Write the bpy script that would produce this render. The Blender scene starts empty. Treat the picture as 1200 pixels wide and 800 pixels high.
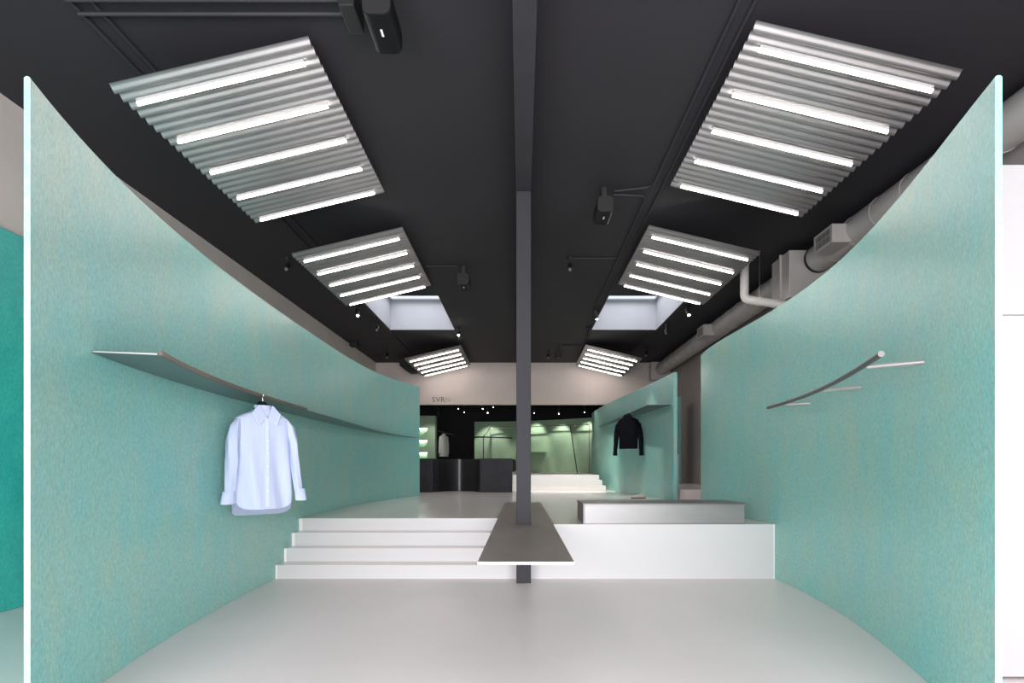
import bpy, bmesh, math, random
import numpy as np
from mathutils import Vector, Matrix
R = math.radians
S = bpy.context.scene
COL = S.collection
random.seed(7)

# ------------------------------------------------------------------ camera
EYE = 1.34
cam_d = bpy.data.cameras.new('camera')
cam = bpy.data.objects.new('camera', cam_d); COL.objects.link(cam)
cam.location = (0, 0, EYE); cam.rotation_euler = (R(90), 0, 0)
cam_d.sensor_width = 36; cam_d.lens = 720 * 36 / 1200
cam_d.shift_x = -11 / 1200; cam_d.shift_y = 147 / 1200
cam_d.clip_start = .05
S.camera = cam

# ------------------------------------------------------------------ light and exposure
S.view_settings.view_transform = 'Standard'; S.view_settings.look = 'None'
S.view_settings.exposure = 0.7; S.view_settings.gamma = 1; S.view_settings.use_curve_mapping = False
S.cycles.max_bounces = 10; S.cycles.diffuse_bounces = 5; S.cycles.glossy_bounces = 4
S.cycles.transparent_max_bounces = 8; S.cycles.sample_clamp_indirect = 6
S.cycles.caustics_reflective = False; S.cycles.caustics_refractive = False
W = bpy.data.worlds.new('sky'); S.world = W; W.use_nodes = True
W.node_tree.nodes['Background'].inputs[0].default_value = (.86, .93, 1, 1)
W.node_tree.nodes['Background'].inputs[1].default_value = .75
WINDOW_POWER = 780      # daylight through the shop window behind the camera
TUBE = 14.5             # strength of the ceiling tubes
SPOT = 1.0              # scale of the spotlights

def area(name, loc, rot, sx, sy, power, col):
    l = bpy.data.lights.new(name, 'AREA'); l.shape = 'RECTANGLE'; l.size = sx; l.size_y = sy
    l.energy = power; l.color = col
    o = bpy.data.objects.new(name, l); o.location = loc; o.rotation_euler = rot; COL.objects.link(o)
    return o
area('window_daylight', (0, -2.62, 1.40), (R(90), 0, 0), 8.6, 2.5, WINDOW_POWER, (.955, .95, 1))
area('skylight_daylight', (-2.46, 14.05, 5.5), (0, 0, 0), 1.5, 2.9, 18, (.92, .95, 1))
area('skylight_daylight', (2.60, 14.05, 5.5), (0, 0, 0), 1.5, 2.9, 18, (.92, .95, 1))

# ------------------------------------------------------------------ materials
def newmat(name):
    m = bpy.data.materials.new(name); m.use_nodes = True
    return m, m.node_tree, m.node_tree.nodes['Principled BSDF']
def mat(name, col, rough=.6, metal=0., noise=0., scale=(6, 6, 6), bump=0., bscale=60, spec=.5, detail=4):
    m, t, b = newmat(name); N, L = t.nodes, t.links
    b.inputs['Base Color'].default_value = (*col, 1); b.inputs['Roughness'].default_value = rough
    b.inputs['Metallic'].default_value = metal; b.inputs['Specular IOR Level'].default_value = spec
    tc = N.new('ShaderNodeTexCoord'); mp = N.new('ShaderNodeMapping'); mp.inputs['Scale'].default_value = scale
    L.new(tc.outputs['Object'], mp.inputs[0])
    if noise:
        n = N.new('ShaderNodeTexNoise'); n.inputs['Scale'].default_value = 1; n.inputs['Detail'].default_value = detail
        L.new(mp.outputs[0], n.inputs['Vector'])
        r = N.new('ShaderNodeValToRGB'); r.color_ramp.elements[0].position = .3; r.color_ramp.elements[1].position = .7
        r.color_ramp.elements[0].color = (*[c * (1 - noise) for c in col], 1)
        r.color_ramp.elements[1].color = (*[min(1, c * (1 + noise)) for c in col], 1)
        L.new(n.outputs[0], r.inputs[0]); L.new(r.outputs[0], b.inputs['Base Color'])
    if bump:
        n2 = N.new('ShaderNodeTexNoise'); n2.inputs['Scale'].default_value = bscale; n2.inputs['Detail'].default_value = 3
        L.new(tc.outputs['Object'], n2.inputs['Vector'])
        bp = N.new('ShaderNodeBump'); bp.inputs['Strength'].default_value = bump; bp.inputs['Distance'].default_value = .01
        L.new(n2.outputs[0], bp.inputs['Height']); L.new(bp.outputs[0], b.inputs['Normal'])
    return m
def emit(name, col, strength):
    m, t, b = newmat(name)
    b.inputs['Base Color'].default_value = (.8, .8, .8, 1)
    b.inputs['Emission Color'].default_value = (*col, 1); b.inputs['Emission Strength'].default_value = strength
    return m

def plaster(name, a, c, d, rough=.42):
    """waxed plaster: cloudy mix of two greens with drips and a fine sandy speckle"""
    m, t, b = newmat(name); N, L = t.nodes, t.links
    tc = N.new('ShaderNodeTexCoord')
    def noise(scale, vec, det=5, rgh=.6):
        mp = N.new('ShaderNodeMapping'); mp.inputs['Scale'].default_value = vec
        L.new(tc.outputs['Object'], mp.inputs[0])
        n = N.new('ShaderNodeTexNoise'); n.inputs['Scale'].default_value = scale
        n.inputs['Detail'].default_value = det; n.inputs['Roughness'].default_value = rgh
        L.new(mp.outputs[0], n.inputs['Vector']); return n.outputs[0]
    def ramp(v, p0, p1):
        r = N.new('ShaderNodeMapRange'); r.inputs[1].default_value = p0; r.inputs[2].default_value = p1
        L.new(v, r.inputs[0]); return r.outputs[0]
    def mix(f, x, y, mode='MIX', fac=None):
        k = N.new('ShaderNodeMix'); k.data_type = 'RGBA'; k.blend_type = mode
        if f is None: k.inputs[0].default_value = fac
        else: L.new(f, k.inputs[0])
        for i, v in ((6, x), (7, y)):
            if isinstance(v, tuple): k.inputs[i].default_value = (*v, 1)
            else: L.new(v, k.inputs[i])
        return k.outputs[2]
    cloud = ramp(noise(.9, (1, 1, .8), 9, .68), .34, .66)
    drip = ramp(noise(3.2, (1, 1, .55), 8, .7), .40, .66)
    fine = noise(60, (1, 1, .6), 3, .7)
    rust = ramp(noise(9, (1, 1, .45), 9, .8), .56, .74)
    col = mix(cloud, a, c)
    k = N.new('ShaderNodeMath'); k.operation = 'MULTIPLY'; k.inputs[1].default_value = .6; L.new(drip, k.inputs[0])
    col = mix(k.outputs[0], col, d)
    k2 = N.new('ShaderNodeMath'); k2.operation = 'MULTIPLY'; k2.inputs[1].default_value = .45; L.new(rust, k2.inputs[0])
    col = mix(k2.outputs[0], col, tuple(q * w for q, w in zip(c, (.98, .74, .76))))
    sp = ramp(fine, .3, .7)
    mul = N.new('ShaderNodeMapRange'); mul.inputs[3].default_value = .78; mul.inputs[4].default_value = 1.16
    L.new(sp, mul.inputs[0])
    cmb = N.new('ShaderNodeCombineColor')
    for i in range(3): L.new(mul.outputs[0], cmb.inputs[i])
    col = mix(None, col, cmb.outputs[0], 'MULTIPLY', 1.0)
    L.new(col, b.inputs['Base Color'])
    b.inputs['Roughness'].default_value = rough
    bp = N.new('ShaderNodeBump'); bp.inputs['Strength'].default_value = .22; bp.inputs['Distance'].default_value = .01
    L.new(noise(24, (1, 1, .55), 4, .65), bp.inputs['Height']); L.new(bp.outputs[0], b.inputs['Normal'])
    return m

M = {}
M['green'] = plaster('green_plaster', (.24, .575, .515), (.355, .55, .455), (.175, .545, .55))
M['teal'] = plaster('teal_plaster', (.03, .46, .40), (.06, .54, .46), (.02, .37, .35))
M['moss'] = plaster('moss_plaster', (.26, .39, .26), (.31, .42, .28), (.21, .34, .23), .6)
M['floor'] = mat('floor_resin', (.88, .785, .775), .38, noise=.03, scale=(.7, .7, .7))
M['upper_floor'] = mat('upper_floor_resin', (.90, .81, .785), .20, noise=.03, scale=(.8, .5, .8))
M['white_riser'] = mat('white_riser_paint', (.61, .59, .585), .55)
M['ceiling'] = mat('black_ceiling_paint', (.0172, .0150, .0190), .8, noise=.05, scale=(.8, .8, .8), bump=.05, bscale=12)
M['black'] = mat('black_paint', (.010, .010, .012), .6)
M['void'] = mat('black_wall_paint', (.008, .008, .009), .8)
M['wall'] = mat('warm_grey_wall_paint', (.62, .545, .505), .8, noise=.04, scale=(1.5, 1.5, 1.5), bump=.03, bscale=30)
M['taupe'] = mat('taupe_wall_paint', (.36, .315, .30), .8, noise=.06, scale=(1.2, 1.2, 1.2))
M['white'] = mat('white_paint', (.43, .42, .42), .5)
M['shaft'] = mat('skylight_shaft_paint', (.42, .42, .45), .7, noise=.04, scale=(2, 2, 2))
M['post'] = mat('dark_grey_steel_paint', (.036, .034, .039), .6, spec=.22, noise=.08, scale=(4, 4, 1))
M['plate'] = mat('brown_grey_steel', (.33, .28, .255), .42, metal=.4, noise=.1, scale=(3, 1.2, 3))
M['shelf'] = mat('shelf_steel', (.13, .15, .15), .28, metal=.75, noise=.1, scale=(3, 2, 3))
M['lip'] = mat('bronze_steel', (.21, .165, .14), .38, metal=.7)
M['steel'] = mat('brushed_steel', (.24, .232, .225), .40, metal=.5, noise=.07, scale=(1.2, 6, 6))
M['steel_dark'] = mat('brushed_steel_top', (.16, .15, .145), .4, metal=.5, noise=.08, scale=(1, 5, 5))
M['chrome'] = mat('satin_steel_tube', (.55, .54, .52), .25, metal=1)
M['galv'] = mat('galvanised_sheet', (.31, .305, .30), .33, metal=.85, noise=.04, scale=(1.2, 1.2, 1.2))
M['duct'] = mat('painted_duct_metal', (.50, .46, .44), .5, metal=.25, noise=.04, scale=(2, 2, 2))
M['pipe'] = mat('white_pipe_plastic', (.66, .62, .59), .45)
M['gasket'] = mat('black_rubber', (.008, .008, .008), .7)
M['counter'] = mat('black_steel', (.016, .0155, .019), .5, spec=.3, metal=.1, noise=.35, scale=(2.5, 2.5, 2.5))
M['counter_curve'] = mat('polished_black_steel', (.085, .085, .088), .40, metal=.9, noise=.1, scale=(6, 6, .6))
M['shirt'] = mat('pale_blue_cotton', (.54, .60, .80), .85, noise=.05, scale=(170, 3, 3), detail=1)
M['cotton_white'] = mat('white_cotton_edging', (.72, .75, .86), .85)
M['placket'] = mat('pale_placket_cotton', (.62, .67, .84), .85)
M['jacket'] = mat('black_wool', (.003, .003, .006), .95, spec=.15, noise=.3, scale=(60, 60, 60))
M['coat'] = mat('grey_white_cotton', (.42, .42, .40), .9)
M['hanger'] = mat('black_plastic', (.005, .005, .006), .6, spec=.2)
M['wire'] = mat('hook_steel', (.5, .5, .5), .3, metal=1)
M['tube'] = emit('lit_tube', (1, .915, .865), TUBE)
M['niche'] = emit('lit_niche_strip', (.92, 1, .88), 14)
M['bulb'] = emit('lit_spot_lens', (1, .97, .92), 30)
M['dim_bulb'] = mat('unlit_spot_lens', (.22, .22, .22), .15)
M['rail'] = mat('rail_steel_dark_reflection', (.13, .12, .115), .35, metal=.6)  # dark reflection on the rail put into its base colour
M['arm'] = mat('arm_steel_pale_reflection', (.38, .36, .35), .35, metal=.3)  # same fitting as the rail, bright reflection put into a paler colour
M['lit_cut_edge'] = mat('lit_cut_steel_edge', (.52, .50, .49), .4, metal=.2)  # daylight reflected by the steel edge, put into a brighter colour
M['letter'] = mat('grey_letter_metal', (.13, .12, .115), .5)
M['letter_pale'] = mat('pale_letter_metal', (.42, .385, .365), .5)
M['sole'] = mat('dark_rubber_sole', (.05, .04, .035), .7)
M['leather'] = mat('cream_leather', (.55, .49, .44), .6)
M['mark'] = mat('white_mark', (.8, .8, .8), .4)
def glass():
    m, t, b = newmat('skylight_glass'); N, L = t.nodes, t.links
    b.inputs['Base Color'].default_value = (.95, .97, 1, 1); b.inputs['Roughness'].default_value = .05
    tr = N.new('ShaderNodeBsdfTransparent'); mx = N.new('ShaderNodeMixShader'); mx.inputs[0].default_value = .12
    L.new(tr.outputs[0], mx.inputs[1]); L.new(b.outputs[0], mx.inputs[2]); L.new(mx.outputs[0], N['Material Output'].inputs[0])
    return m
M['glass'] = glass()

# ------------------------------------------------------------------ mesh helpers
class MB:
    def __init__(s): s.v = []; s.f = []
    def add(s, vs, fs):
        n = len(s.v); s.v += [tuple(map(float, p)) for p in vs]; s.f += [tuple(i + n for i in f) for f in fs]; return s
    def box(s, x0, x1, y0, y1, z0, z1):
        vs = [(x, y, z) for z in (z0, z1) for y in (y0, y1) for x in (x0, x1)]
        return s.add(vs, [(0, 2, 3, 1), (4, 5, 7, 6), (0, 1, 5, 4), (2, 6, 7, 3), (0, 4, 6, 2), (1, 3, 7, 5)])
    def prism(s, pts, z0, z1):
        n = len(pts)
        a = sum(pts[i][0] * pts[(i + 1) % n][1] - pts[(i + 1) % n][0] * pts[i][1] for i in range(n))
        if a < 0: pts = pts[::-1]
        vs = [(x, y, z0) for x, y in pts] + [(x, y, z1) for x, y in pts]
        return s.add(vs, [tuple(range(n))[::-1], tuple(range(n, 2 * n))] + [(i, (i + 1) % n, n + (i + 1) % n, n + i) for i in range(n)])
    def loft(s, rings, cap0=True, cap1=True):
        n = len(rings[0]); vs = [p for r in rings for p in r]; fs = []
        for k in range(len(rings) - 1):
            for i in range(n):
                j = (i + 1) % n
                fs.append((k * n + i, k * n + j, (k + 1) * n + j, (k + 1) * n + i))
        if cap0: fs.append(tuple(range(n))[::-1])
        if cap1: fs.append(tuple(range((len(rings) - 1) * n, len(rings) * n)))
        return s.add(vs, fs)
    def tube(s, pts, r, n=12, rr=None):
        P = [Vector(p) for p in pts]; rings = []; up = None
        for i, p in enumerate(P):
            t = ((P[min(i + 1, len(P) - 1)] - p).normalized() + (p - P[max(i - 1, 0)]).normalized())
            t = t.normalized() if t.length > 1e-6 else Vector((0, 0, 1))
            if up is None: up = Vector((0, 0, 1)) if abs(t.z) < .9 else Vector((0, 1, 0))
            a = t.cross(up).normalized(); b = a.cross(t).normalized(); up = b
            q = rr[i] if rr else r
            rings.append([p + q * (math.cos(-2 * math.pi * k / n) * a + math.sin(-2 * math.pi * k / n) * b) for k in range(n)])
        return s.loft(rings)
    def build(s, name, m, parent=None, smooth=False, bevel=0, at=None):
        me = bpy.data.meshes.new(name)
        me.from_pydata(s.v, [], s.f); 
        bm = bmesh.new(); bm.from_mesh(me); bmesh.ops.recalc_face_normals(bm, faces=bm.faces)
        if at:
            bmesh.ops.translate(bm, verts=bm.verts, vec=-Vector(at))
        bm.to_mesh(me); bm.free()
        me.materials.append(m)
        if smooth:
            me.shade_smooth()
            me.set_sharp_from_angle(angle=R(40))
        o = bpy.data.objects.new(name, me); COL.objects.link(o)
        if parent: o.parent = parent
        elif at: o.location = at
        if bevel:
            bv = o.modifiers.new('bevel', 'BEVEL'); bv.width = bevel; bv.segments = 2; bv.limit_method = 'ANGLE'
        return o
def tag(o, label=None, cat=None, group=None, kind=None):
    if label: o['label'] = label
    if cat: o['category'] = cat
    if group: o['group'] = group
    if kind: o['kind'] = kind
    return o
def empty(name, loc, rot=(0, 0, 0)):
    o = bpy.data.objects.new(name, None); o.empty_display_size = .1
    o.location = loc; o.rotation_euler = rot; COL.objects.link(o); return o
def copy_tree(o, parent=None):
    c = o.copy(); COL.objects.link(c)
    if parent: c.parent = parent
    for ch in list(o.children): copy_tree(ch, c)
    return c
def struct(o, label, cat): return tag(o, label, cat, kind='structure')
def arc(pts, n=8):
    """round the corners of a polyline"""
    P = [Vector(p) for p in pts]; out = [P[0]]
    for i in range(1, len(P) - 1):
        a, b, c = P[i - 1], P[i], P[i + 1]
        r = min(.09, (a - b).length * .45, (c - b).length * .45)
        p, q = b + (a - b).normalized() * r, b + (c - b).normalized() * r
        for k in range(n + 1):
            t = k / n; out.append((1 - t) ** 2 * p + 2 * t * (1 - t) * b + t * t * q)
    return out + [P[-1]]

# ------------------------------------------------------------------ room
CEIL = 4.82; PLAT = .652; YB = 20.5; XL, XR = -4.85, 4.92; YF = -2.5
RISE = PLAT / 4; STEP_Y = [7.37, 7.66, 7.94, 8.22]
struct(MB().box(XL, XR, YF, 7.37, -.1, 0).build('floor', M['floor']), 'pale grey resin floor of the lower front area', 'floor')
struct(MB().box(0.02, XR, 7.37, 8.22, 0, PLAT).box(XL, XR, 8.22, 27, 0, PLAT).build('floor_platform', M['upper_floor']),
       'pale grey raised floor at the top of the steps', 'floor')
struct(MB().box(.022, 3.02, 7.364, 7.369, .002, PLAT - .003).build('trim_1', M['white_riser']), 'white front face of the raised floor under the steel bench', 'riser')
st = MB()
for i in range(3):
    st.box(XL, .02, STEP_Y[i], 8.22, i * RISE, (i + 1) * RISE)
struct(st.build('floor_stair', M['upper_floor']), 'pale grey steps up to the raised floor on the left', 'steps')
rs = MB()
for i in range(4):
    rs.box(-2.925, .018, STEP_Y[i] - .006, STEP_Y[i] - .001, i * RISE + .001, (i + 1) * RISE - .003)
struct(rs.build('trim_2', M['white_riser']), 'white risers of the steps', 'riser')
# higher floor at the back with its own three steps, and behind the right partition
UP = PLAT + .45
u = MB()
for i in range(3):
    y = 17.7 + .28 * i
    u.box(-.9, 2.43 - .06 * i, y, 27, PLAT + .15 * i, PLAT + .15 * (i + 1))
struct(u.build('floor_back', M['white_riser']), 'white steps up to the highest floor at the far back', 'steps')
struct(MB().box(3.35, XR, 13.0, YB, PLAT, .86).build('floor_side', M['upper_floor']), 'grey raised floor strip behind the far right green partition', 'floor')

struct(MB().box(XL - .2, XL, YF, 27, 0, CEIL).build('wall_left', M['wall']), 'grey wall along the left side', 'wall')
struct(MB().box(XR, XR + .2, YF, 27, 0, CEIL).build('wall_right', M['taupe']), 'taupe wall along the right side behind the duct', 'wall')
struct(MB().box(XL, XR, YB, YB + .2, 3.42, CEIL).box(XL, -4.3, YB, YB + .2, PLAT, 3.42).box(3.3, XR, YB, YB + .2, PLAT, 3.42)
       .build('wall_back', M['wall']), 'pale warm grey back wall above the dark opening', 'wall')
struct(MB().box(XL, XR, 27, 27.2, PLAT, CEIL).build('wall_back_room', M['void']), 'black wall at the end of the back room', 'wall')
struct(MB().box(XL, XL + .05, YB + .2, 27, PLAT, 4.2).box(XR - .05, XR, YB + .2, 27, PLAT, 4.2).build('trim_3', M['void']), 'black side walls of the back room', 'wall')
struct(MB().box(XL, XR, YF - .2, YF, 3.7, CEIL).box(XL, -4.4, YF - .2, YF, 0, 3.7).box(4.4, XR, YF - .2, YF, 0, 3.7)
       .build('wall_front', M['wall']), 'front wall around the shop window behind the viewer', 'wall')
SKY = [(-3.33, -1.69), (1.78, 3.42)]; SY0, SY1 = 12.5, 15.6
c = MB().box(XL, XR, YF, SY0, CEIL, CEIL + .12).box(XL, XR, SY1, YB + .2, CEIL, CEIL + .12)
xs = [XL, SKY[0][0], SKY[0][1], SKY[1][0], SKY[1][1], XR]
for i in (0, 2, 4): c.box(xs[i], xs[i + 1], SY0, SY1, CEIL, CEIL + .12)
struct(c.build('ceiling', M['ceiling']), 'flat matt black ceiling', 'ceiling')
struct(MB().box(XL, XR, YB + .2, 27, 4.2, 4.32).build('ceiling_back_room', M['void']), 'black ceiling of the back room', 'ceiling')
for n, (a, b) in enumerate(SKY):
    e = struct(empty('window_%d' % (n + 1), ((a + b) / 2, (SY0 + SY1) / 2, CEIL)), ('left', 'right')[n] + ' skylight with white shaft in the black ceiling', 'skylight')
    o = tuple(e.location); t = .04; z0, z1 = CEIL + .002, CEIL + .74
    MB().box(a - t, a, SY0 - t, SY1 + t, z0 + .12, z1).box(b, b + t, SY0 - t, SY1 + t, z0 + .12, z1).box(a, b, SY0 - t, SY0, z0 + .12, z1).box(a, b, SY1, SY1 + t, z0 + .12, z1)\
        .build('shaft', M['shaft'], e, at=o)
    MB().box(a, a + .006, SY0, SY1, z0, z0 + .12).box(b - .006, b, SY0, SY1, z0, z0 + .12).box(a, b, SY1 - .006, SY1, z0, z0 + .12).build('shaft_lining', M['shaft'], e, at=o)
    MB().box(a, b, SY0, SY0 + .05, z1, z1 + .04).box(a, b, SY1 - .05, SY1, z1, z1 + .04).box(a, a + .05, SY0 + .05, SY1 - .05, z1, z1 + .04).box(b - .05, b, SY0 + .05, SY1 - .05, z1, z1 + .04)\
        .build('frame', M['shaft'], e, at=o)
    MB().box(a + .05, b - .05, SY0 + .05, SY1 - .05, z1 + .015, z1 + .025).build('pane', M['glass'], e, at=o)
struct(MB().box(-.062, .108, YF, YB, 4.52, CEIL).build('beam', M['post'], bevel=.004), 'dark grey beam running along the middle of the ceiling', 'beam')
struct(MB().box(-.058, .110, 7.08, 7.25, 0, 4.52).build('column', M['post'], bevel=.006), 'dark grey square post in the middle of the room', 'column')

# ------------------------------------------------------------------ curved green partitions
TOP = 3.24
PL = [0.000364, -0.012229, 0.159077, -0.970716, -0.612994]
PR = [0.001268, -0.030241, 0.223384, -0.397815, 2.202309]
def partition(name, poly, y0, y1, side, thick, zfun, top, m, breaks=()):
    ys = sorted(list(np.linspace(y0, y1, 70)) + [b + d for b in breaks for d in (-.0005, .0005)])
    mb = MB(); inn = []; out = []; rd = .009
    der = np.polyder(poly)
    rings = []
    for y in ys:
        x = np.polyval(poly, y); s = np.polyval(der, y)
        nx, ny = 1 / math.hypot(1, s), -s / math.hypot(1, s)
        zb = zfun(y); prof = [(0, zb), (0, top - rd), (rd * .3, top - rd * .3), (rd, top), (thick - rd, top), (thick, top - rd), (thick, zb)]
        rings.append([(x + side * nx * d, y + side * ny * d, z) for d, z in prof])
    mb.loft(rings)
    return mb.build(name, m, smooth=True)
def zl(y):
    if y < STEP_Y[0]: return .001
    for i in (3, 2, 1, 0):
        if y >= STEP_Y[i]: return (i + 1) * RISE + .001
zr = lambda y: .001 if y < STEP_Y[0] else PLAT + .001
tag(partition('curved_partition', PL, 2.992, 14.56, -1, .026, zl, TOP, M['green'], STEP_Y),
    'long curved green plaster partition on the left, behind the hanging blue shirt', 'partition wall')
tag(partition('curved_partition', PR, 2.985, 10.44, 1, .03, zr, TOP, M['green'], STEP_Y[:1]),
    'curved green plaster partition on the right that carries the steel wall rail', 'partition wall')
P2 = np.polyfit([12.3, 14.5, 18.2, 21.7], [3.05, 2.91, 2.60, 2.49], 3)
tag(partition('curved_partition', P2, 12.3, 21.7, 1, .07, lambda y: PLAT + .001, TOP, M['green']),
    'far right green partition behind the steel bench, with the black jacket', 'partition wall')
PB = np.polyfit([-1.97, .39, 2.72], [25.8, 25.3, 23.6], 2)
def back_wall():
    rings = []
    for x in np.linspace(-1.97, 3.3, 40):
        y = np.polyval(PB, x); z0 = UP + .001 if x < 2.31 else PLAT + .001
        rings.append([(x, y, z0), (x, y, TOP), (x, y + .07, TOP), (x, y + .07, z0)])
    return MB().loft(rings).build('curved_partition', M['moss'], smooth=True)
tag(back_wall(), 'spotlit green partition at the far end of the back room', 'partition wall')
# teal cladding on the left wall
tag(MB().box(-4.845, -4.79, -1, 9, .001, 3.55).build('wall_cladding', M['teal'], bevel=.01), 'dark teal plaster panel on the far left wall', 'wall panel')
# narrow green panel by the right wall
tag(MB().box(4.50, 4.585, 17.6, 18.3, .862, 3.36).build('wall_fin', M['green'], bevel=.008), 'narrow green upright panel beside the taupe wall', 'wall panel')
# slim white upright beside the partition
tag(MB().tube([(3.16, 12.42, PLAT + .001), (3.16, 12.42, 1.60)], .018, 16).build('bollard', M['white'], smooth=True), 'slim pale upright pole at the end of far right partition', 'pole')
# white tall cabinet at right
wc = tag(empty('tall_cabinet', (3.9, 4.2, 0)), 'tall white cabinet cut off by the right edge of the photo', 'cabinet')
o = tuple(wc.location)
MB().box(2.78, XR - .01, 3.905, 4.5, .06, 3.25).build('body', M['white'], wc, at=o)
MB().box(2.78, XR - .01, 3.885, 3.904, .014, 2.297).build('door', M['white'], wc, bevel=.002, at=o)
MB().box(2.78, XR - .01, 3.885, 3.904, 2.303, 3.25).build('door', M['white'], wc, bevel=.002, at=o)
MB().box(2.78, XR - .01, 3.95, 4.45, .001, .06).build('plinth', M['black'], wc, at=o)

# ------------------------------------------------------------------ light panels
HW = .805
def light_panel():
    root = empty('light_panel', (0, 0, 0)); Ln = 2.7
    sh = MB(); n = 24 * 10; vs = []; fs = []
    for i in range(n + 1):
        y = -Ln / 2 + Ln * i / n; z = .023 * math.cos(2 * math.pi * 24 * i / n)
        for x in (-HW, HW): vs.append((x, y, z))
        for x in (-HW, HW): vs.append((x, y, z + .004))
    for i in range(n):
        a, b = 4 * i, 4 * i + 4
        fs += [(a, a + 1, b + 1, b), (a + 2, b + 2, b + 3, a + 3), (a, b, b + 2, a + 2), (a + 1, a + 3, b + 3, b + 1)]
    fs += [(0, 2, 3, 1), (4 * n, 4 * n + 1, 4 * n + 3, 4 * n + 2)]
    sh.add(vs, fs).build('corrugated_sheet', M['galv'], root, smooth=True)
    for k in range(5):
        y = -Ln / 2 + .17 + .588 * k
        b = MB().box(-.70, .70, y - .016, y + .016, -.056, -.0235).build('tube_batten', M['white'], root)
        pr = [(y + .019 * math.cos(a), -.056 - .020 * math.sin(a)) for a in np.linspace(0, math.pi, 9)]
        MB().loft([[(x, yy, zz) for yy, zz in pr] for x in (-.70, .70)]).build('diffuser', M['tube'], b, smooth=True)
    return root
proto = light_panel()
lay = [(-2.455, 4.83, 1, 'large corrugated metal light panel nearest the viewer, left of the beam'),
       (2.56, 4.66, 1, 'large corrugated metal light panel nearest the viewer, right of the beam'),
       (-2.455, 8.67, 1, 'middle corrugated light panel left of the beam, in front of left skylight'),
       (2.56, 8.60, 1, 'middle corrugated light panel right of the beam, in front of right skylight'),
       (-2.455, 17.05, 1.14, 'small looking corrugated light panel beyond the left skylight'),
       (2.56, 17.0, 1.14, 'small looking corrugated light panel beyond the right skylight')]
TILT = 13.4
panels = [proto] + [copy_tree(proto) for _ in lay[1:]]
for p, (x, y, sc, lab) in zip(panels, lay):
    p.location = (x, y + 1.35 * sc, 4.515); p.rotation_euler = (0, R(-TILT if x < 0 else TILT), 0); p.scale = (1, sc, 1)
    tag(p, lab, 'light panel', 'corrugated ceiling light panels')
    for lx in ((0, .6) if x < 0 else (0, -.6)):                      # suspension rods, vertical, up to the ceiling
        for sy in (-1, 1):
            wz = 4.515 + lx * math.sin(R(TILT)) * (1 if x < 0 else -1); wx = lx * math.cos(R(TILT))
            yy = sy * .5
            # build in world axes, then bring into the tilted frame
            m4 = Matrix.Translation(p.location) @ p.rotation_euler.to_matrix().to_4x4() @ Matrix.Diagonal((1, sc, 1, 1))
            inv = m4.inverted()
            a = Vector((x + wx, p.location.y + yy * sc, wz + .025)); b = Vector((a.x, a.y, CEIL - .001))
            MB().tube([inv @ a, inv @ b], .006, 6).build('suspension_rod', M['black'], p)

# ------------------------------------------------------------------ long steel plate around the post
pb = MB(); g = .004; px0, px1, py0, py1 = -.058 - g, .110 + g, 7.08 - g, 7.25 + g
z0, z1 = PLAT + .002, PLAT + .022
pb.prism([(-.308, 4.32), (.372, 4.32), (.372, 11.6), (px1, 11.6), (px1, py0), (px0, py0), (px0, py1), (px1 - .0005, py1), (px1 - .0005, 11.6), (-.308, 11.6)], z0, z1)
tb = tag(pb.build('steel_table', M['plate'], bevel=.001), 'long thin dark steel table plate around the central post', 'table')

MB().box(-.308, .372, 4.3175, 4.3198, z0, z1).build('front_edge_glint', M['lit_cut_edge'], tb)  # thin pale strip added as the window's reflection on the cut edge

# ------------------------------------------------------------------ steel bench
bn = tag(empty('bench', (1.72, 7.8, PLAT)), 'long low brushed steel bench at the edge of the raised floor', 'bench')
o = tuple(bn.location); zb = PLAT + .001; zt = PLAT + .248
MB().box(.74, 2.72, 7.42, 8.24, zt - .016, zt).build('top', M['steel_dark'], bn, bevel=.002, at=o)
MB().box(.765, 2.70, 7.432, 7.452, zb, zt - .016).build('front_panel', M['steel'], bn, bevel=.002, at=o)
MB().box(.75, .764, 7.44, 8.22, zb, zt - .016).build('end_panel', M['steel_dark'], bn, at=o)
MB().box(2.69, 2.704, 7.453, 8.22, zb, zt - .016).build('end_panel', M['steel'], bn, at=o)
MB().box(.765, 2.689, 8.205, 8.22, zb, zt - .016).build('back_panel', M['steel'], bn, at=o)

# ------------------------------------------------------------------ left wall shelf
SH = [0.000502, -0.018019, 0.239341, -1.421895, 0.59542]
sz = 2.03
ysh = np.linspace(3.76, 14.3, 60)
outer = [(float(np.polyval(SH, y)), float(y)) for y in ysh]
inner = [(float(np.polyval(PL, y)) + .001, float(y)) for y in np.linspace(14.4, 3.68, 60)]
sf = tag(empty('wall_shelf', (-2.6, 6, sz)), 'long curved dark steel shelf on left green wall, shirt hanging from its edge', 'shelf')
o = tuple(sf.location)
MB().prism(outer + inner, sz - .006, sz + .004).build('shelf_plate', M['shelf'], sf, at=o)
lp = [(float(np.polyval(SH, y)) + .012, float(y), sz + .010) for y in np.linspace(3.77, 7.45, 40)]
MB().loft([[(x + dx, y, z + dz) for dx, dz in ((-.012, -.016), (.012, -.016), (.012, .014), (-.012, .014))] for x, y, z in lp]).build('edge_rail', M['lip'], sf, at=o)
MB().tube([(inner[-1][0] + .01, inner[-1][1] - .006, sz), (outer[0][0], outer[0][1] - .006, sz)], .005, 6).build('end_edge', M['lit_cut_edge'], sf, at=o)
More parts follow.
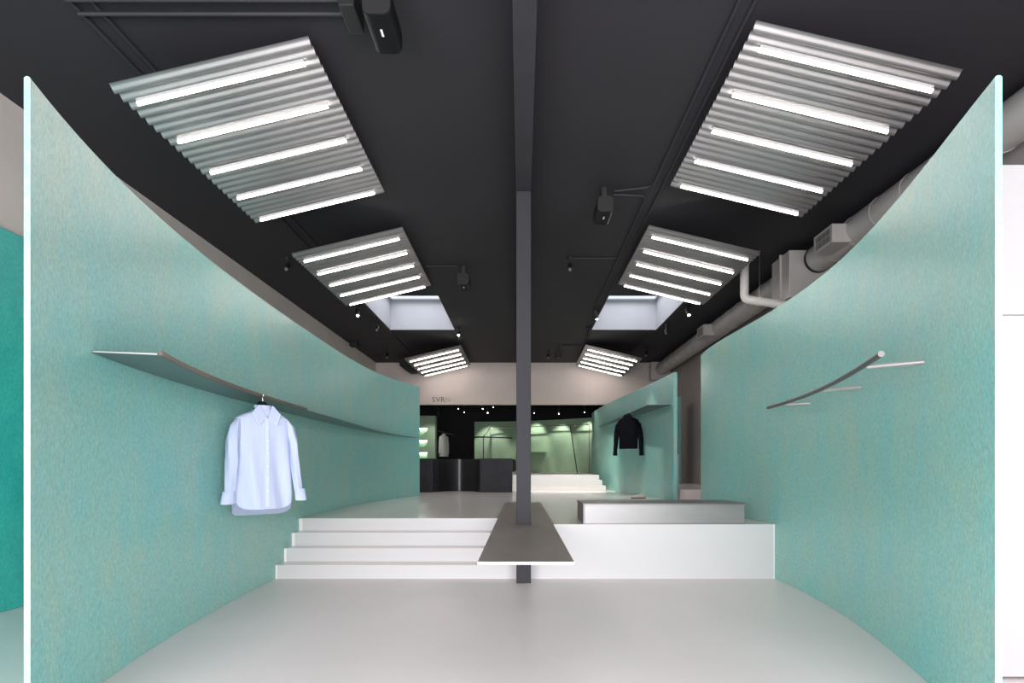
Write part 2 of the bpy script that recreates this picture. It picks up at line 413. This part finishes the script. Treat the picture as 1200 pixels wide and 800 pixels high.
# far right partition shelf
s2z = EYE + 1.28
out2 = [(2.60 - .024 * (y - 12.6), y) for y in np.linspace(12.6, 19.4, 20)]
in2 = [(float(np.polyval(P2, y)) - .001, float(y)) for y in np.linspace(19.6, 12.45, 30)]
tag(MB().prism(out2 + in2, s2z - .012, s2z).build('wall_shelf', M['shelf']), 'tapering shelf on the far right green partition above the black jacket', 'shelf')

# ------------------------------------------------------------------ right wall rail with three arms
rl = tag(empty('wall_rail', (2.5, 5.5, 2.05)), 'curved steel clothes rail on three arms on the right green wall', 'clothes rail')
o = tuple(rl.location); RZ = 2.02
def onray(px, py, z):
    k = (547 - py) / (z - EYE); y = 720 / k; return ((px - 611) / k, y, z)
bar = [onray(*p, RZ) for p in ((900, 477.5), (922, 471), (944, 463.5), (966, 454), (990, 441.5), (1010, 429.5), (1033, 414.5))]
pb_ = np.polyfit([p[1] for p in bar], [p[0] for p in bar], 3)
ya, yb = bar[-1][1], bar[0][1]
barp = [(float(np.polyval(pb_, y)), float(y), RZ) for y in np.linspace(ya, yb, 30)]
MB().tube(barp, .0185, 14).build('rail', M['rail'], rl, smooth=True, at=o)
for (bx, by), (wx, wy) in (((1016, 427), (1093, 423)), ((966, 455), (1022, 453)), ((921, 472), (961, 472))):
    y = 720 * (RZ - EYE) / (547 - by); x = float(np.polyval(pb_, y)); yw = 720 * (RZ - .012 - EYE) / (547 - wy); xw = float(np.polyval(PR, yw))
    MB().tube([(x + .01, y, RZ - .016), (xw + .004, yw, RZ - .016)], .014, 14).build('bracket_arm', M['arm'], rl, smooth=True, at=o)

# ------------------------------------------------------------------ garments
def garment(name, fabric, trim, P, loc, rotz):
    """hanging top, local axes: x along the shoulders, z up (0 = rail), -y towards the viewer"""
    root = empty(name, loc, (0, 0, rotz)); n = 48
    nodes = P['body']        # (z, halfwidth, depth)
    zs = [q[0] for q in nodes]; rings = []
    steps = np.linspace(0, 1, 44)
    idx = np.linspace(0, len(nodes) - 1, 44)
    for t, f in zip(steps, idx):
        z = np.interp(f, range(len(nodes)), zs); a = np.interp(f, range(len(nodes)), [q[1] for q in nodes]); b = np.interp(f, range(len(nodes)), [q[2] for q in nodes])
        ring = []
        down = max(0, min(1, (P['fold_from'] - z) / .5))
        for k in range(n):
            th = 2 * math.pi * k / n; cx, sy = math.cos(th), math.sin(th)
            x = a * math.copysign(abs(cx) ** .75, cx); y = b * math.copysign(abs(sy) ** .8, sy)
            fold = P['fold'] * down * (math.sin(17 * x + 1.3 + 2 * z) * .6 + math.sin(31 * x + 4 * z) * .4) * (1 if sy < 0 else .5)
            zz = z
            if z < P['hem_from']:
                h = (P['hem_from'] - z) / (P['hem_from'] - zs[-1])
                if sy < 0: zz += h * (P['front_rise'] + P['corner'] * abs(cx) ** 5)
                else: zz += h * P['corner'] * .5 * abs(cx) ** 7
            ring.append((x, y + fold * abs(sy), zz))
        rings.append(ring)
    body = MB().loft(rings).build('body', fabric, root, smooth=True)
    for side in (-1, 1):
        pts = P['sleeve_left'] if side < 0 else P['sleeve_right']
        rr = []; pf = np.linspace(0, len(pts) - 1, 26)
        for f in pf:
            x, y, z, w, d = [np.interp(f, range(len(pts)), [q[j] for q in pts]) for j in range(5)]
            ring = []
            for k in range(20):
                th = 2 * math.pi * k / 20
                fo = 1 + .10 * math.sin(5 * th + 9 * z) * min(1, f)
                ring.append((side * x + w * fo * math.cos(th), y + d * fo * math.sin(th), z + .0 * math.cos(th)))
            rr.append(ring)
        sl = MB().loft(rr).build('sleeve', fabric, root, smooth=True)
        x, y, z, w, d = pts[-1]
        cr = []
        for zz, g_ in ((z + P['cuff'], 1.12), (z + P['cuff'] - .004, 1.2), (z + .004, 1.2), (z - .002, 1.1)):
            xo = P.get('flare', .0) * (z + P['cuff'] - zz) / P['cuff']
            cr.append([(side * (x + xo) + w * g_ * math.cos(2 * math.pi * k / 20), y + d * g_ * math.sin(2 * math.pi * k / 20), zz) for k in range(20)])
        cf = MB().loft(cr).build('cuff', fabric, sl, smooth=True)
        MB().loft([[(q[0] * 1 + (.02 * (q[0] - side * x)), q[1] + .02 * (q[1] - y), zz) for q in cr[-1]] for zz in (z - .004, z + .006)]).build('cuff_edge', trim, cf)
    return root

SHIRT = dict(
    body=[(-.125, .075, .055), (-.165, .13, .065), (-.20, .235, .07), (-.235, .30, .075), (-.30, .305, .085), (-.45, .30, .09), (-.75, .32, .095), (-1.0, .338, .10), (-1.185, .335, .10)],
    fold=.046, fold_from=-.26, hem_from=-.95, front_rise=.065, corner=.10, cuff=.115, flare=.02,
    sleeve_left=[(.275, 0, -.245, .022, .05), (.31, 0, -.31, .055, .06), (.35, -.01, -.45, .066, .06), (.365, -.02, -.62, .066, .055), (.385, -.03, -.80, .058, .05), (.40, -.035, -.95, .05, .042), (.41, -.04, -1.055, .055, .036)],
    sleeve_right=[(.275, 0, -.245, .022, .05), (.31, 0, -.31, .048, .06), (.34, .0, -.45, .05, .06), (.35, .0, -.62, .05, .05), (.37, -.01, -.80, .046, .045), (.39, -.015, -.95, .042, .04), (.405, -.02, -1.045, .05, .034)])
for k_ in ('sleeve_left', 'sleeve_right'): SHIRT[k_] = [(a * .86, b - .05 * min(1, i_ / 3), c_, d * .9, e_) for i_, (a, b, c_, d, e_) in enumerate(SHIRT[k_])]
SHIRT['body'] = [(a, b * .86, c_) for a, b, c_ in SHIRT['body']]
sx, sy = float(np.polyval(SH, 6.06)) + .012, 6.06
srot = R(46)
shirt = garment('shirt', M['shirt'], M['cotton_white'], SHIRT, (sx, sy, sz + .02), srot)
tag(shirt, 'oversized pale blue striped button shirt hanging from the left shelf', 'shirt')
# collar flaps, placket, buttons
def slab(pts, y, t, name, m, parent):
    vs = [(p[0], y(p) if callable(y) else y, p[1]) for p in pts]; n = len(pts)
    vs += [(a, b + t, c_) for a, b, c_ in vs]
    return MB().add(vs, [tuple(range(n)), tuple(range(n, 2 * n))[::-1]] + [(i, (i + 1) % n, n + (i + 1) % n, n + i) for i in range(n)]).build(name, m, parent, bevel=.003)
cy = lambda p: -.082 - .25 * max(0, (-.12 - p[1])) + .06 * abs(p[0])
for s in (-1, 1):
    flap = [(s * .085, -.118), (s * .062, -.105), (s * .012, -.225), (s * .088, -.302), (s * .135, -.185)]
    cl = slab(flap, cy, .012, 'collar_flap', M['shirt'], shirt)
    e = [(s * .012, -.225), (s * .088, -.302), (s * .135, -.185)]
    MB().tube([(a, cy((a, b)) - .003, b) for a, b in e], .0065, 6).build('collar_edge', M['cotton_white'], cl)
MB().loft([[(.082 * math.cos(t), .058 * math.sin(t) + .0, z) for t in np.linspace(0, 2 * math.pi, 25)[:-1]] for z in (-.19, -.105)], False, False).build('collar_stand', M['shirt'], shirt, smooth=True)
pz = np.linspace(-.235, -1.10, 30)
MB().loft([[(x, -.094 - .018 * min(1, (-.235 - z) * 3) + d, z) for x, d in ((-.019, 0), (.019, 0), (.019, .02), (-.019, .02))] for z in pz]).build('placket', M['placket'], shirt)
for z in (-.33, -.45, -.575, -.70, -.82, -.94):
    MB().tube([(0, -.108 - .012 * min(1, (-.235 - z) * 3), z), (0, -.100, z)], .0075, 10).build('button', M['mark'], shirt)
# hanger
def hanger(loc, rotz, half, label, drop=.115):
    h = tag(empty('coat_hanger', loc, (0, 0, rotz)), label, 'coat hanger')
    hook = [(0, -.018, -.014), (0, -.022, .004), (0, -.012, .021), (0, .004, .026), (0, .016, .016), (0, .012, -.004), (0, 0, -.02), (0, 0, -drop + .035)]
    MB().tube(arc(hook, 4), .0035, 8).build('hook', M['wire'], h, smooth=True)
    rings = []
    for x in np.linspace(-half, half, 25):
        z = .105 - drop + float(np.interp(abs(x), [0, .03, .055, .11, .17], [-.083, -.087, -.112, -.198, -.255])); w = .016 if abs(x) < half * .9 else .012
        rings.append([(x, w * math.cos(t), z + .022 * math.sin(t)) for t in np.linspace(0, 2 * math.pi, 13)[:-1]])
    MB().loft(rings).build('shoulder_bar', M['hanger'], h, smooth=True)
    return h
hanger((sx, sy, sz + .02), srot, .17, 'black coat hanger with steel hook holding the pale blue shirt', .105)

JACKET = dict(
    body=[(-.035, .07, .055), (-.075, .10, .065), (-.12, .20, .07), (-.16, .255, .075), (-.30, .235, .085), (-.50, .225, .09), (-.72, .228, .09), (-.83, .225, .085)],
    fold=.010, fold_from=-.3, hem_from=-.78, front_rise=.01, corner=.0, cuff=.07,
    sleeve_left=[(.215, 0, -.168, .02, .05), (.25, 0, -.25, .06, .06), (.28, -.01, -.42, .062, .06), (.30, -.02, -.62, .056, .055), (.315, -.03, -.85, .046, .045), (.318, -.03, -.985, .044, .042)],
    sleeve_right=[(.215, 0, -.168, .02, .05), (.25, 0, -.25, .06, .06), (.285, -.01, -.42, .062, .06), (.31, -.02, -.62, .058, .055), (.325, -.03, -.85, .05, .045), (.33, -.03, -.985, .048, .042)])
jy = 14.6; jx = 2.60 - .024 * (jy - 12.6) - .01
jk = garment('jacket', M['jacket'], M['jacket'], JACKET, (jx, jy, s2z - .02), R(-28))
tag(jk, 'short black wool jacket hanging on the far right green partition', 'jacket')
for s in (-1, 1):
    slab([(s * .08, -.03), (s * .05, -.01), (s * .008, -.15), (s * .07, -.20), (s * .13, -.10)], lambda p: -.085 + .05 * abs(p[0]), .014, 'collar_flap', M['jacket'], jk)
hanger((jx, jy, s2z + .012), R(-28), .15, 'black hanger holding the short black jacket', .06)

# pair of cream shoes on the raised floor
def shoe():
    r = empty('shoe', (0, 0, 0)); L = .30
    def ring(x, w, h, z0): return [(x, w * math.cos(t), z0 + (h if math.sin(t) > 0 else .0) * math.sin(t)) for t in np.linspace(0, 2 * math.pi, 17)[:-1]]
    so = []
    for x, w in ((-.15, .02), (-.14, .034), (-.05, .036), (.06, .046), (.13, .034), (.15, .012)):
        so.append([(x, -w, 0), (x, w, 0), (x, w, .022), (x, -w, .022)])
    MB().loft(so).build('sole', M['sole'], r)
    up = [ring(-.145, .022, .055, .022), ring(-.12, .034, .075, .022), ring(-.06, .036, .072, .022), ring(.0, .038, .062, .022), ring(.07, .042, .042, .022), ring(.125, .03, .028, .022), ring(.143, .012, .012, .022)]
    MB().loft(up).build('upper', M['leather'], r, smooth=True)
    return r
s1 = shoe(); s1.location = (2.55, 13.45, PLAT + .001); s1.rotation_euler = (0, 0, R(187))
tag(s1, 'nearer cream low shoe on the raised floor under the black jacket', 'shoe', 'pair of shoes under the jacket')
s2 = copy_tree(s1); s2.location = (2.60, 13.60, PLAT + .001); s2.rotation_euler = (0, 0, R(180))
tag(s2, 'farther cream low shoe on the raised floor, closer to the green partition', 'shoe', 'pair of shoes under the jacket')

# ------------------------------------------------------------------ ventilation along the right wall
DX, DZ, DR = 4.585, 4.555, .205
dc = tag(empty('air_duct', (DX, 10, DZ)), 'long round grey air duct along the top of the right wall', 'duct')
o = tuple(dc.location)
MB().tube([(DX, YF + .1, DZ), (DX, 9.52, DZ)], DR, 32).tube([(DX, 10.18, DZ), (DX, 20.1, DZ)], DR, 32).build('duct_pipe', M['duct'], dc, smooth=True, at=o)
for y in [3.4 + .62 * i for i in range(26)]:
    if 9.4 < y < 10.3: continue
    MB().tube([(DX, y, DZ), (DX, y + .018, DZ)], DR + .007, 32).build('seam_ring', M['duct'], dc, smooth=True, at=o)
for y in (9.46, 10.19):
    MB().tube([(DX, y, DZ), (DX, y + .05, DZ)], DR + .010, 32).build('gasket', M['gasket'], dc, smooth=True, at=o)
MB().box(4.15, XR - .03, 9.52, 10.18, 3.97, 4.70).build('plenum_box', M['duct'], dc, bevel=.006, at=o)
MB().box(4.12, XR - .03, 9.80, 9.83, 3.95, 4.72).build('flange', M['duct'], dc, at=o)
MB().box(4.25, XR - .03, 20.1, 20.49, 4.2, 4.78).build('end_box', M['duct'], dc, bevel=.006, at=o)
def grille_box(y):
    b = MB().box(4.2, 4.45, y - .26, y + .26, 4.375, 4.625).build('vent_box', M['duct'], dc, bevel=.006, at=o)
    MB().box(4.196, 4.1995, y - .21, y + .21, 4.41, 4.59).build('grille_backing', M['gasket'], b, at=o)
    MB().box(4.1935, 4.1995, y - .26, y - .21, 4.375, 4.625).box(4.1935, 4.1995, y + .21, y + .26, 4.375, 4.625).box(4.1935, 4.1995, y - .21, y + .21, 4.375, 4.41)\
        .box(4.1935, 4.1995, y - .21, y + .21, 4.59, 4.625).build('grille_frame', M['duct'], b, at=o)
    sl = MB()
    for i in range(14):
        q = y - .2 + .4 * i / 13; sl.box(4.1945, 4.1958, q - .004, q + .004, 4.41, 4.59)
    sl.box(4.1947, 4.1958, y - .21, y + .21, 4.496, 4.504).build('louvre', M['duct'], b, at=o)
grille_box(8.55); grille_box(14.4)
pp = tag(empty('drain_pipe', (3.63, 10.0, 4.4)), 'white bent pipe dropping from the ceiling beside right light panel', 'pipe'); o = tuple(pp.location)
MB().tube(arc([(3.63, 10.0, CEIL - .001), (3.63, 10.0, 4.07), (4.6, 9.3, 3.70)]), .068, 20).build('pipe', M['pipe'], pp, smooth=True, at=o)
MB().tube([(3.804, 9.874, 4.0035), (3.833, 9.853, 3.992)], .078, 20).build('clamp', M['pipe'], pp, smooth=True, at=o)
MB().tube([(3.82, 9.863, 4.06), (3.82, 9.863, CEIL - .001)], .007, 6).build('clamp_rod', M['wire'], pp, at=o)

# ------------------------------------------------------------------ ceiling speakers
def speaker():
    r = empty('ceiling_speaker', (0, 0, 0))
    def rr(w, h, k=5):
        c_ = .05; out = []
        for cx, cz, a0 in ((w - c_, h - c_, 0), (-w + c_, h - c_, 90), (-w + c_, -h + c_, 180), (w - c_, -h + c_, 270)):
            for i in range(k): a = R(a0 + 90 * i / (k - 1)); out.append((cx + c_ * math.cos(a), cz + c_ * math.sin(a)))
        return out
    sec = rr(.10, .10)
    MB().loft([[(x, y, z) for x, z in sec] for y in (.0, .40)]).build('cabinet', M['hanger'], r, smooth=True)
    MB().loft([[(x * .96, y, z * .96) for x, z in sec] for y in (-.012, -.0005)]).build('grille', M['gasket'], r, smooth=True)
    MB().box(-.008, .008, .14, .21, -.1035, -.1003).build('badge', M['mark'], r)
    MB().box(-.03, .03, .12, .24, .1, .262).build('bracket', M['black'], r)
    return r
sp0 = speaker()
SPK = [(-1.0, 4.24, 'large looking black ceiling speaker at the top edge, left of the beam'),
       (1.03, 7.52, 'black ceiling speaker right of the beam, beside nearest right light panel'),
       (-1.0, 10.5, 'black ceiling speaker left of the beam, near the left skylight'),
       (1.06, 17.4, 'far small black ceiling speaker right of the beam, near the back wall')]
for i, (x, y, lab) in enumerate(SPK):
    s = sp0 if i == 0 else copy_tree(sp0)
    s.location = (x, y, 4.557); tag(s, lab, 'speaker', 'black ceiling speakers')
pj = tag(empty('ceiling_projector', (-3.62, 19.4, 4.5)), 'black wedge shaped device hung by the far left light panel', 'ceiling device')
o = tuple(pj.location)
MB().add([(-3.86, 19.2, 4.74), (-3.3, 19.2, 4.74), (-3.3, 19.2, 4.30), (-3.52, 19.2, 4.30), (-3.80, 19.2, 4.5), (-3.86, 19.6, 4.74), (-3.3, 19.6, 4.74), (-3.3, 19.6, 4.30), (-3.52, 19.6, 4.30), (-3.80, 19.6, 4.5)],
         [(0, 1, 2, 3, 4), (9, 8, 7, 6, 5), (0, 5, 6, 1), (1, 6, 7, 2), (2, 7, 8, 3), (3, 8, 9, 4), (4, 9, 5, 0)]).build('housing', M['gasket'], pj, bevel=.02, at=o)
MB().box(-3.66, -3.60, 19.37, 19.43, 4.735, CEIL - .001).build('mount', M['black'], pj, at=o)

# ------------------------------------------------------------------ spotlights
def spotlight(x, y, aim, lab, lens, power=0, z=CEIL, size=40, group='black spotlights on the main ceiling', gauge=1.0):
    r = tag(empty('spotlight', (x, y, z)), lab, 'spotlight', group)
    MB().tube([(0, 0, -.001), (0, 0, -.05)], .05 * gauge, 16).build('canopy', M['black'], r, smooth=True)
    MB().tube([(0, 0, -.05), (0, 0, -.14)], .012, 8).build('stem', M['black'], r)
    d = (Vector(aim) - Vector((x, y, z - .16))).normalized(); c0 = Vector((0, 0, -.16)) - d * .09; c1 = Vector((0, 0, -.16)) + d * .09
    hd = MB().tube([c0, c1], .042 * gauge, 18).build('head', M['black'], r, smooth=True)
    MB().tube([c1 + d * .0005, c1 + d * .014, c1 + d * .024], .024 * gauge, 16, rr=[.026 * gauge, .022 * gauge, .010 * gauge]).build('lens', lens, hd)
    if power:
        l = bpy.data.lights.new('spot_beam', 'SPOT'); l.energy = power * SPOT; l.spot_size = R(size); l.spot_blend = .6
        l.shadow_soft_size = .04; l.color = (1, .96, .88)
        q = bpy.data.objects.new('spot_beam', l); COL.objects.link(q); q.parent = r
        q.location = c1 + d * .02; q.rotation_euler = d.to_track_quat('-Z', 'Y').to_euler()
    return r
spotlight(-3.89, 10.2, (-3.2, 6.5, 1.5), 'black double spotlight at the outer corner of the middle left light panel', M['dim_bulb'])
spotlight(-3.52, 13.2, (-2.9, 11.5, 1.5), 'black spotlight with pale lens between left skylight and left wall', M['bulb'])
spotlight(-3.45, 14.7, (-3.4, 13.6, 3.6), 'unlit thin black spotlight beside the left skylight edge', M['dim_bulb'])
spotlight(-1.56, 15.3, (-1.40, 12.4, 2.4), 'brightly lit spotlight at the inner corner of the left skylight', M['bulb'])
spotlight(-4.0, 18.3, (-3.8, 17, 3), 'far small black spotlight near left end of the back wall', M['dim_bulb'])
spotlight(.81, 10.2, (.5, 8, 2.5), 'black double spotlight right of the beam, ahead of right skylight', M['dim_bulb'])
spotlight(1.62, 13.4, (2.85, 14.3, 1.0), 'spotlight at the inner edge of the right skylight', M['bulb'], 130, size=45)
spotlight(1.66, 15.25, (1.35, 18.2, .9), 'dark spotlight at the inner corner of the right skylight', M['dim_bulb'], 650, size=52)
spotlight(3.58, 13.2, (3.7, 11.5, 2.5), 'lit tubular spotlight between right skylight and the duct', M['bulb'])
spotlight(3.52, 14.9, (2.95, 14.2, 1.8), 'black spotlight at the outer corner of the right skylight', M['dim_bulb'])
spotlight(3.66, 18.0, (3.0, 16.5, 3), 'small black spotlight by the far right light panel', M['dim_bulb'])
spotlight(.80, 18.4, (.6, 16.5, 3), 'tiny black spotlight beside the far ceiling speaker', M['dim_bulb'])
for x, y, lab in ((-4.66, 17.1, 'nearer small black box at top of the left wall'), (-4.5, 19.3, 'farther small black box at top of the left wall by the back wall')):
    b = MB().box(x - .1, x + .12, y - .12, y + .12, 4.68, CEIL - .001).build('junction_box', M['gasket'], bevel=.02); tag(b, lab, 'ceiling box')
# back room spots: (px, py of the photo gave these places)
BR = [((-2.3, 22.5, 3.50), None), ((-2.25, 24.2, 3.52), None), ((-1.42, 22.6, 3.50), None), ((-1.38, 24.9, 3.59), (-1.3, 25.55, 2.3)), ((-2.95, 21.7, 3.1), (-3.45, 22.8, 2.1)),
      ((.51, 24.55, 3.56), (.5, 25.2, 2.2)), ((1.46, 23.9, 3.47), (1.5, 24.55, 2.2)), ((2.38, 23.2, 3.47), (2.45, 23.8, 2.2)), ((-1.0, 22.0, 3.5), None)]
lab_b = ['left of the sign side', 'second dim one on the left', 'above the curved counter', 'bright one above the right end of counter', 'low one beside the lit niches',
         'just right of the post', 'in the middle right', 'rightmost one over the green partition', 'dim one just left of the post']
lab_b = ['back room ceiling spotlight ' + t for t in lab_b]
for (p, aim), lab in zip(BR, lab_b):
    a = aim or (p[0], p[1] - 1.2, p[2] - 1.2)
    s = spotlight(p[0], p[1], a, lab, M['bulb'], (30 if p[0] < -2 else 85) if aim else 0, z=p[2] + .2, size=72, group='spotlights in the dark back room', gauge=.8 if aim else .36)
    MB().tube([(0, 0, 0), (0, 0, 4.2 - p[2] - .2 - .001)], .012, 8).build('drop_rod', M['black'], s)
spotlight(1.0, 21.5, (1.2, 18.0, .8), 'spotlight lighting the white back steps', M['bulb'], 60, z=4.2, size=50, group='spotlights in the dark back room')
spotlight(2.0, 21.8, (2.2, 17.4, .7), 'spotlight lighting the right end of the back steps', M['bulb'], 60, z=4.2, size=50, group='spotlights in the dark back room')

# ------------------------------------------------------------------ conduits
def conduit(pts, lab, r=.014):
    tag(MB().tube(arc([(x, y, z) for x, y, z in pts]), r, 8).build('conduit', M['post'], smooth=True), lab, 'conduit', 'thin black ceiling conduits')
cz = CEIL - .016
conduit([(-3.36, YF + .2, cz), (-3.36, 19.3, cz)], 'long thin black conduit along the ceiling outside the left light panels')
conduit([(-3.20, 4.45, cz), (-3.20, 12.3, cz)], 'inner black conduit running above the outer edge of left light panels')
conduit([(-3.36, 4.66, cz - .03), (-3.20, 4.66, cz - .03), (-1.325, 4.66, cz - .03)], 'crosswise black conduit to the front left speaker, farther of two')
conduit([(-3.36, 4.52, cz - .03), (-1.325, 4.52, cz - .03)], 'crosswise black conduit to the front left speaker, nearer of two')
tag(MB().box(-1.32, -1.205, 4.42, 4.72, 4.66, CEIL - .001).build('junction_box', M['gasket'], bevel=.008), 'black junction box beside the front left ceiling speaker', 'ceiling box')
conduit([(1.62, YF + .2, cz), (1.62, 7.6, cz), (1.17, 7.72, cz)], 'black conduit from the front, bending to the right ceiling speaker')
conduit([(1.74, YF + .2, cz), (1.74, 18, cz)], 'long straight black conduit inside the right light panels')
conduit([(1.17, 7.82, cz), (1.60, 7.86, cz), (1.60, 12.9, cz)], 'black conduit from the right speaker back to the right skylight')
conduit([(.86, 10.2, cz), (1.58, 10.2, cz)], 'short crosswise black conduit to the spotlight right of the beam')
conduit([(-1.65, 10.6, cz), (-1.11, 10.6, cz)], 'short crosswise black conduit to the middle left ceiling speaker')
conduit([(1.17, 17.5, cz), (1.72, 17.5, cz)], 'short crosswise black conduit to the far ceiling speaker')
conduit([(3.30, 15.7, cz), (3.30, 18.4, cz)], 'short black conduit behind the right skylight')

# ------------------------------------------------------------------ wall sign
sg = tag(empty('wall_sign', (-2.7, YB - .01, 3.5)), 'small grey shop name letters on the back wall above the dark opening', 'sign')
for ch, px, m in zip('SVRN', (506.3, 510.9, 516.4, 521.6), (M['letter'], M['letter'], M['letter'], M['letter_pale'])):
    cu = bpy.data.curves.new('letter', 'FONT'); cu.body = ch; cu.size = .235; cu.extrude = .008
    ob = bpy.data.objects.new('letter_tmp', cu); COL.objects.link(ob)
    dg = bpy.context.evaluated_depsgraph_get(); me = bpy.data.meshes.new_from_object(ob.evaluated_get(dg))
    bpy.data.objects.remove(ob)
    me.materials.clear(); me.materials.append(m)
    l = bpy.data.objects.new('letter', me); COL.objects.link(l); l.parent = sg
    l.rotation_euler = (R(90), 0, 0); l.location = ((px - 611) / 720 * YB + 2.7, 0, EYE + (547 - 470.8) / 720 * YB - 3.5)

# ------------------------------------------------------------------ counter in the back
ct = tag(empty('service_counter', (-1.6, 17.2, PLAT)), 'black steel service counter with a curved middle at the far left', 'counter')
o = tuple(ct.location); zc0, zc1 = PLAT + .001, 1.575
MB().box(-3.0, -2.405, 16.75, 17.55, zc0, zc1).build('block', M['counter'], ct, bevel=.006, at=o)
MB().box(-1.13, -.255, 16.75, 17.55, zc0, zc1).build('block', M['counter'], ct, bevel=.006, at=o)
cp = []
for t in np.linspace(0, 1, 33):
    x = -2.404 + t * 1.273; cp.append((x, 16.95 + 1.0 * math.sin(math.pi * t) ** 1.3 * .75))
cb = [(x, y + .35) for x, y in cp[::-1]]
MB().prism(cp + cb, zc0, zc1 - .01).build('curved_front', M['counter_curve'], ct, smooth=True, at=o)
ch = tag(empty('desk_chair', (-.42, 18.1, PLAT)), 'black chair whose back shows between the counter and the post', 'chair'); o = tuple(ch.location)
def pad(x0, x1, y0, y1, z0, z1, name, parent=ch): return MB().box(x0, x1, y0, y1, z0, z1).build(name, M['hanger'], parent, bevel=.06, at=o)
pad(-.66, -.16, 18.28, 18.42, 1.20, 1.57, 'backrest'); pad(-.64, -.30, 17.9, 18.3, 1.05, 1.18, 'seat')
MB().tube([(-.47, 18.15, PLAT + .03), (-.47, 18.15, 1.06)], .03, 12).build('pedestal', M['hanger'], ch, smooth=True, at=o)
MB().box(-.49, -.45, 18.25, 18.3, 1.1, 1.4).build('back_support', M['hanger'], ch, at=o)
MB().tube([(-.47, 18.15, PLAT + .001), (-.47, 18.15, PLAT + .03)], .2, 20).build('base', M['hanger'], ch, smooth=True, at=o)

# ------------------------------------------------------------------ lit niche display
nd = tag(empty('niche_display', (-3.6, 22.8, PLAT)), 'green display wall with three lit shelf niches at far left', 'display wall'); o = tuple(nd.location)
f_ = lambda py: EYE + (547 - py) / 720 * 22.8
zn = [(f_(510), f_(501)), (f_(523.5), f_(515.5)), (f_(538), f_(530))]
nb = MB(); x0, x1 = -4.7, -3.2; nx0, nx1 = -4.5, -3.50; y0, y1 = 22.8, 23.3
nb.box(x0, nx0, y0, y1, PLAT + .001, f_(487)).box(nx1, x1, y0, y1, PLAT + .001, f_(487)).box(nx0, nx1, y1 - .04, y1, PLAT + .001, f_(487))
zz = [PLAT + .001] + [q for a in sorted(zn) for q in a] + [f_(487)]
for i in range(0, len(zz), 2): nb.box(nx0, nx1, y0, y1 - .04, zz[i], zz[i + 1])
nb.build('body', M['moss'], nd, at=o)
for a, b in zn: MB().box(nx0 + .05, nx1 - .05, y1 - .10, y1 - .06, b - .03, b - .002).build('light_strip', M['niche'], nd, at=o)
# clothes rod and coat behind it
rd = tag(MB().tube([(-3.19, 23.2, 2.72), (-2.55, 23.2, 2.55)], .012, 8).build('hanging_rod', M['chrome'], smooth=True), 'thin sloping rod from the niche display with a pale garment', 'clothes rod')
COAT = dict(body=[(-.06, .06, .05), (-.12, .12, .06), (-.17, .24, .07), (-.30, .24, .08), (-.60, .25, .09), (-.92, .27, .09)],
            fold=.02, fold_from=-.3, hem_from=-.85, front_rise=.0, corner=.0, cuff=.05,
            sleeve_left=[(.22, 0, -.17, .03, .05), (.25, 0, -.3, .05, .05), (.27, 0, -.6, .05, .05), (.28, 0, -.80, .045, .04)],
            sleeve_right=[(.22, 0, -.17, .03, .05), (.25, 0, -.3, .05, .05), (.27, 0, -.6, .05, .05), (.28, 0, -.80, .045, .04)])
co = garment('coat', M['coat'], M['coat'], COAT, (-2.93, 23.2, 2.655), R(65)); tag(co, 'pale grey long sleeved garment hanging by the niche display in the dark', 'coat')

# ------------------------------------------------------------------ tubular racks in front of the back green partition
def yb(x): return float(np.polyval(PB, x))
def q(px, py, off):
    """point that stands off metres in front of the curved back partition"""
    y = 24.5
    for _ in range(12): y = yb((px - 611) / 720 * y) - off
    return ((px - 611) / 720 * y, y, EYE + (547 - py) / 720 * y)
rk = tag(empty('clothes_rack', (0, 24.5, UP)), 'thin steel tube rack frame along the spotlit green partition', 'clothes rack'); o = tuple(rk.location)
foot = lambda p: (p[0], p[1], UP + .001)
a, b = q(566.5, 512, .9), q(578, 501.5, .25)
MB().tube([a, q(574, 502, .28), b] + [q(x, 501.5 - (x - 578) * .038, .25) for x in range(590, 700, 10)], .018, 8).build('rail', M['chrome'], rk, smooth=True, at=o)
MB().tube([q(556, 512, .9), a, q(600, 513, .9)], .024, 8).build('rail', M['post'], rk, smooth=True, at=o)
MB().tube([a, foot(a)], .018, 8).build('leg', M['post'], rk, at=o)
p_ = q(574.5, 502, .28); MB().tube([p_, foot(p_)], .012, 8).build('leg', M['steel'], rk, at=o)
p_ = q(668, 498, .25); e_ = q(676, 555, .55); MB().tube([p_, (e_[0], e_[1] - .2, UP + .001)], .02, 8).build('leg', M['post'], rk, at=o)
p_ = q(690.5, 497, .25); MB().tube([p_, foot(p_)], .014, 8).build('leg', M['lip'], rk, at=o)
x = .72; a0 = [(xx, yb(xx) - .32) for xx in np.linspace(-.2, 1.0, 10)]; a1 = [(xx, yb(xx) - .002) for xx in np.linspace(1.0, -.2, 10)]
zs_ = EYE + (547 - 529) / 720 * 25
tag(MB().prism(a0 + a1, zs_ - .03, zs_).build('wall_shelf', M['moss']), 'short green shelf on the spotlit far partition beside the post', 'shelf')
